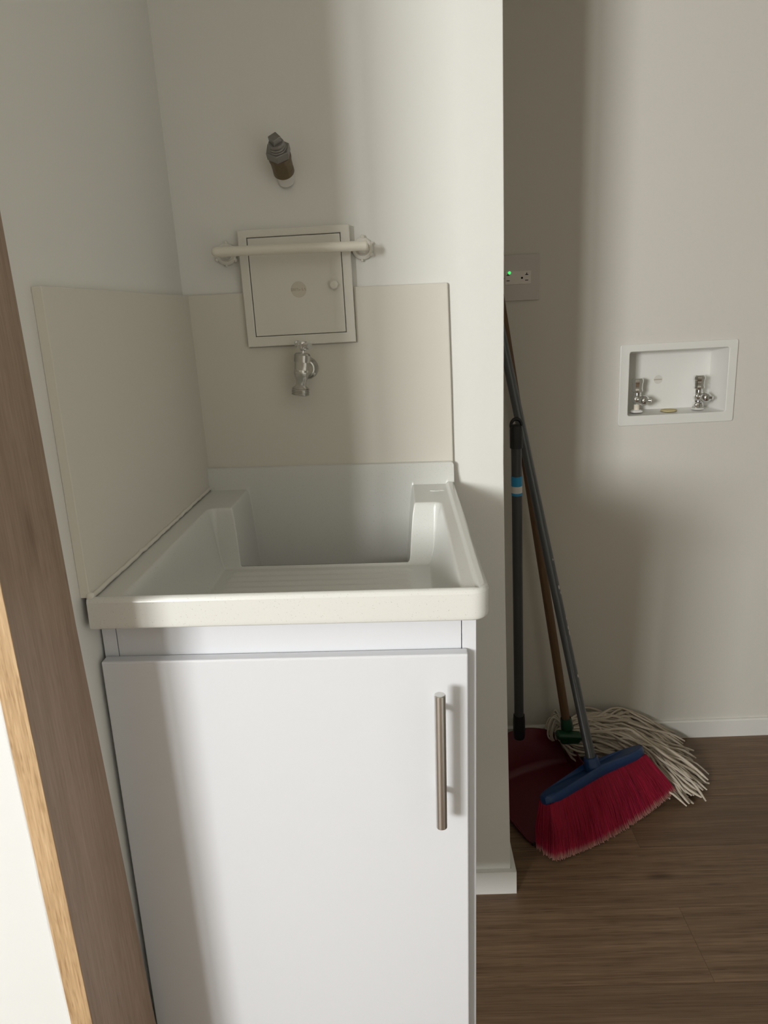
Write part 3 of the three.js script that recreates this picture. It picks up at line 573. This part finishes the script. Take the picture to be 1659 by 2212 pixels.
// broom
{
  const S = V(0.8656, 0.1678, -0.25), Bp = V(0.7224, 0.9915, -0.44);
  const v = Bp.clone().sub(S).normalize(), u = V(0.845, 0.085, -0.53); u.addScaledVector(v, -u.dot(v)).normalize();
  const w = new THREE.Vector3().crossVectors(u, v).normalize();
  const t = thing('broom', 'broom with blue head and flared red bristles leaning in front of the mop', 'broom', S.x, 0, S.z);
  const o = V(S.x, 0, S.z), s0 = S.clone().sub(o);
  const at = (a, b, c) => s0.clone().addScaledVector(u, a).addScaledVector(v, b).addScaledVector(w, c);
  const frame = new THREE.Matrix4().makeBasis(u, v, w).setPosition(s0);
  mesh('handle', rod(at(0, -0.02, 0), at(0, 1.41, 0), 0.0128, 0.0122, 28), M.poleGrey, t);
  // patches where the pole's paint has chipped
  const chips = []; for (const [k, r, an] of [[0.55, 0.003, 0.2], [0.475, 0.006, 0.3], [0.46, 0.004, 0.5], [0.39, 0.005, 0.7], [0.365, 0.006, 0.6], [0.35, 0.007, 0.7], [0.235, 0.005, 0.4]]) { const g = new THREE.SphereGeometry(1, 8, 6).scale(r * 0.5, r, 0.0014); g.rotateY(an).translate(0.0122 * Math.sin(an), k, 0.0122 * Math.cos(an)).applyMatrix4(frame); chips.push(g); }
  for (const c of chips) mesh('paint_chip', c, M.paintChip, t);
  const HL = 0.182;
  const sh = new THREE.Shape();
  for (let k = 0; k <= 64; k++) {
    const an = k / 64 * 6.2832, c = Math.cos(an), q = Math.sin(an), e = 0.25;
    const x = HL * Math.sign(c) * Math.pow(Math.abs(c), e), y = 0.0275 * Math.sign(q) * Math.pow(Math.abs(q), 0.75) * (1 - 0.18 * (x / HL) ** 2);
    k ? sh.lineTo(x, y) : sh.moveTo(x, y);
  }
  const hg = new THREE.ExtrudeGeometry(sh, { depth: 0.012, bevelEnabled: true, bevelSize: 0.006, bevelThickness: 0.006, bevelOffset: -0.006, bevelSegments: 4 }).rotateX(-Math.PI / 2);
  { const p = hg.attributes.position; for (let i = 0; i < p.count; i++) { const x = p.getX(i) / HL; p.setY(i, p.getY(i) - 0.040 + 0.010 * Math.cos(x * 1.6) * Math.max(0, 1 - x * x) + 0.004 * Math.exp(-x * x * 12) * (p.getY(i) > 0.006 ? 1 : 0)); } hg.computeVertexNormals(); }
  const head = toCreasedNormals(hg, 0.9).applyMatrix4(frame);
  const soc = latheAlong([[0.0225, -0.022], [0.0200, 0.004], [0.0182, 0.012], [0.0165, 0.0135], [0.0001, 0.0135]], at(0, 0, 0), v, 28);
  mesh('head', join([head, soc]), M.bluePlastic, t);
  const pos = [], col = [], nor = [];
  // packed bundle under the loose outer bristles
  {
    const NA = 60, NB = 20, NL = 10, ring = [];
    for (let l = 0; l <= NL; l++) {
      const f = l / NL, row = [];
      for (let i = 0; i < NA * 2 + NB * 2; i++) {
        let a, c;
        if (i < NA) { a = -1 + 2 * i / NA; c = 1; } else if (i < NA + NB) { a = 1; c = 1 - 2 * (i - NA) / NB; } else if (i < 2 * NA + NB) { a = 1 - 2 * (i - NA - NB) / NA; c = -1; } else { a = -1; c = -1 + 2 * (i - 2 * NA - NB) / NB; }
        const jag = f > 0.85 ? 0.006 * (hash(i * 7, 3) - 0.5) : 0, rip = 1 + 0.035 * (hash(i, 9) - 0.5);
        const len = (0.121 + 0.022 * (1 - a * a)) * f + jag;
        const p = at(a * (HL - 0.014 + (HL * (a > 0 ? 0.27 : 0.13)) * f), -0.036 - len, c * (0.017 + 0.0145 * f) * rip);
        p.y = Math.max(0.004, p.y);
        const h = 0.75 + 0.5 * hash(i, 77), t = f > 0.9 ? 0.35 : 0;
        row.push([p, [0.35 * h * (1 - t) + 0.45 * t, 0.006 + 0.22 * t, 0.028 * h + 0.2 * t]]);
      }
      ring.push(row);
    }
    const N = ring[0].length, mid = at(0, -0.036 - 0.125, 0); mid.y = Math.max(0.006, mid.y);
    const tri = (A, B, C) => { const n = B[0].clone().sub(A[0]).cross(C[0].clone().sub(A[0])).normalize(); for (const q of [A, B, C]) { pos.push(q[0].x, q[0].y, q[0].z); nor.push(n.x, n.y, n.z); col.push(...q[1]); } };
    for (let l = 0; l < NL; l++) for (let i = 0; i < N; i++) { const k = (i + 1) % N; tri(ring[l][i], ring[l + 1][i], ring[l][k]); tri(ring[l][k], ring[l + 1][i], ring[l + 1][k]); }
    for (let i = 0; i < N; i++) tri(ring[NL][i], [mid, [0.6, 0.3, 0.28]], ring[NL][(i + 1) % N]);
  }
  for (let s = 0; s < 4200; s++) {
    const edge = rnd(), a = edge < 0.12 ? (rnd() < 0.5 ? -1 : 1) * rr(0.96, 1) : rr(-1, 1), c = edge < 0.12 ? rr(-1, 1) : (rnd() < 0.72 ? 1 : -1) * rr(0.9, 1.02);
    const len = 0.128 + 0.022 * (1 - a * a) + rr(-0.006, 0.004);
    const p0 = at(a * (HL - 0.006), -0.036 - 0.006 * a * a, c * 0.020);
    const spread = a * (HL * (a > 0 ? 1.27 : 1.13)) + rr(-0.009, 0.009), cw = c * 0.038 + rr(-0.005, 0.005);
    const p2 = at(spread, -0.036 - len, cw), p1 = p0.clone().lerp(p2, 0.55).addScaledVector(w, c * 0.006);
    if (p2.y < 0.003) { p2.addScaledVector(w, (0.003 - p2.y) * 0.9).addScaledVector(u, (0.003 - p2.y) * 0.3); p2.y = rr(0.002, 0.006); }
    const wd = 0.0011, hue = rr(0.75, 1.15), tip = rr(0.9, 0.97);
    const q = p1.clone().lerp(p2, tip - 0.2);
    const red = [0.41 * hue, 0.006, 0.034 * hue * (1 + 0.6 * rnd())], pale = [0.52, 0.28, 0.23];
    const seg = [[p0, red, 1], [p1, red, 1], [q, red, 1], [p2, pale, 0.8]];
    const an = rnd() * 6.28, nx = u.clone().multiplyScalar(Math.cos(an)).addScaledVector(w, Math.sin(an)), ny = u.clone().multiplyScalar(-Math.sin(an)).addScaledVector(w, Math.cos(an));
    const rings = seg.map(([p, cc, k]) => [0, 1, 2].map((i) => { const b = i / 3 * 6.2832, n = nx.clone().multiplyScalar(Math.cos(b)).addScaledVector(ny, Math.sin(b)); return [p.clone().addScaledVector(n, wd * k), n, cc]; }));
    for (let i = 0; i < 3; i++) for (let k = 0; k < 3; k++) { const k2 = (k + 1) % 3; for (const [r, e] of [[i, k], [i, k2], [i + 1, k], [i, k2], [i + 1, k2], [i + 1, k]]) { const [p, n, cc] = rings[r][e]; pos.push(p.x, p.y, p.z); nor.push(n.x, n.y, n.z); col.push(...cc); } }
  }
  const g = new THREE.BufferGeometry();
  g.setAttribute('position', new THREE.Float32BufferAttribute(pos, 3)); g.setAttribute('normal', new THREE.Float32BufferAttribute(nor, 3)); g.setAttribute('color', new THREE.Float32BufferAttribute(col, 3));
  mesh('bristles', g, M.bristle, t).userData.kind = 'stuff';
}

renderer.render(scene, camera);
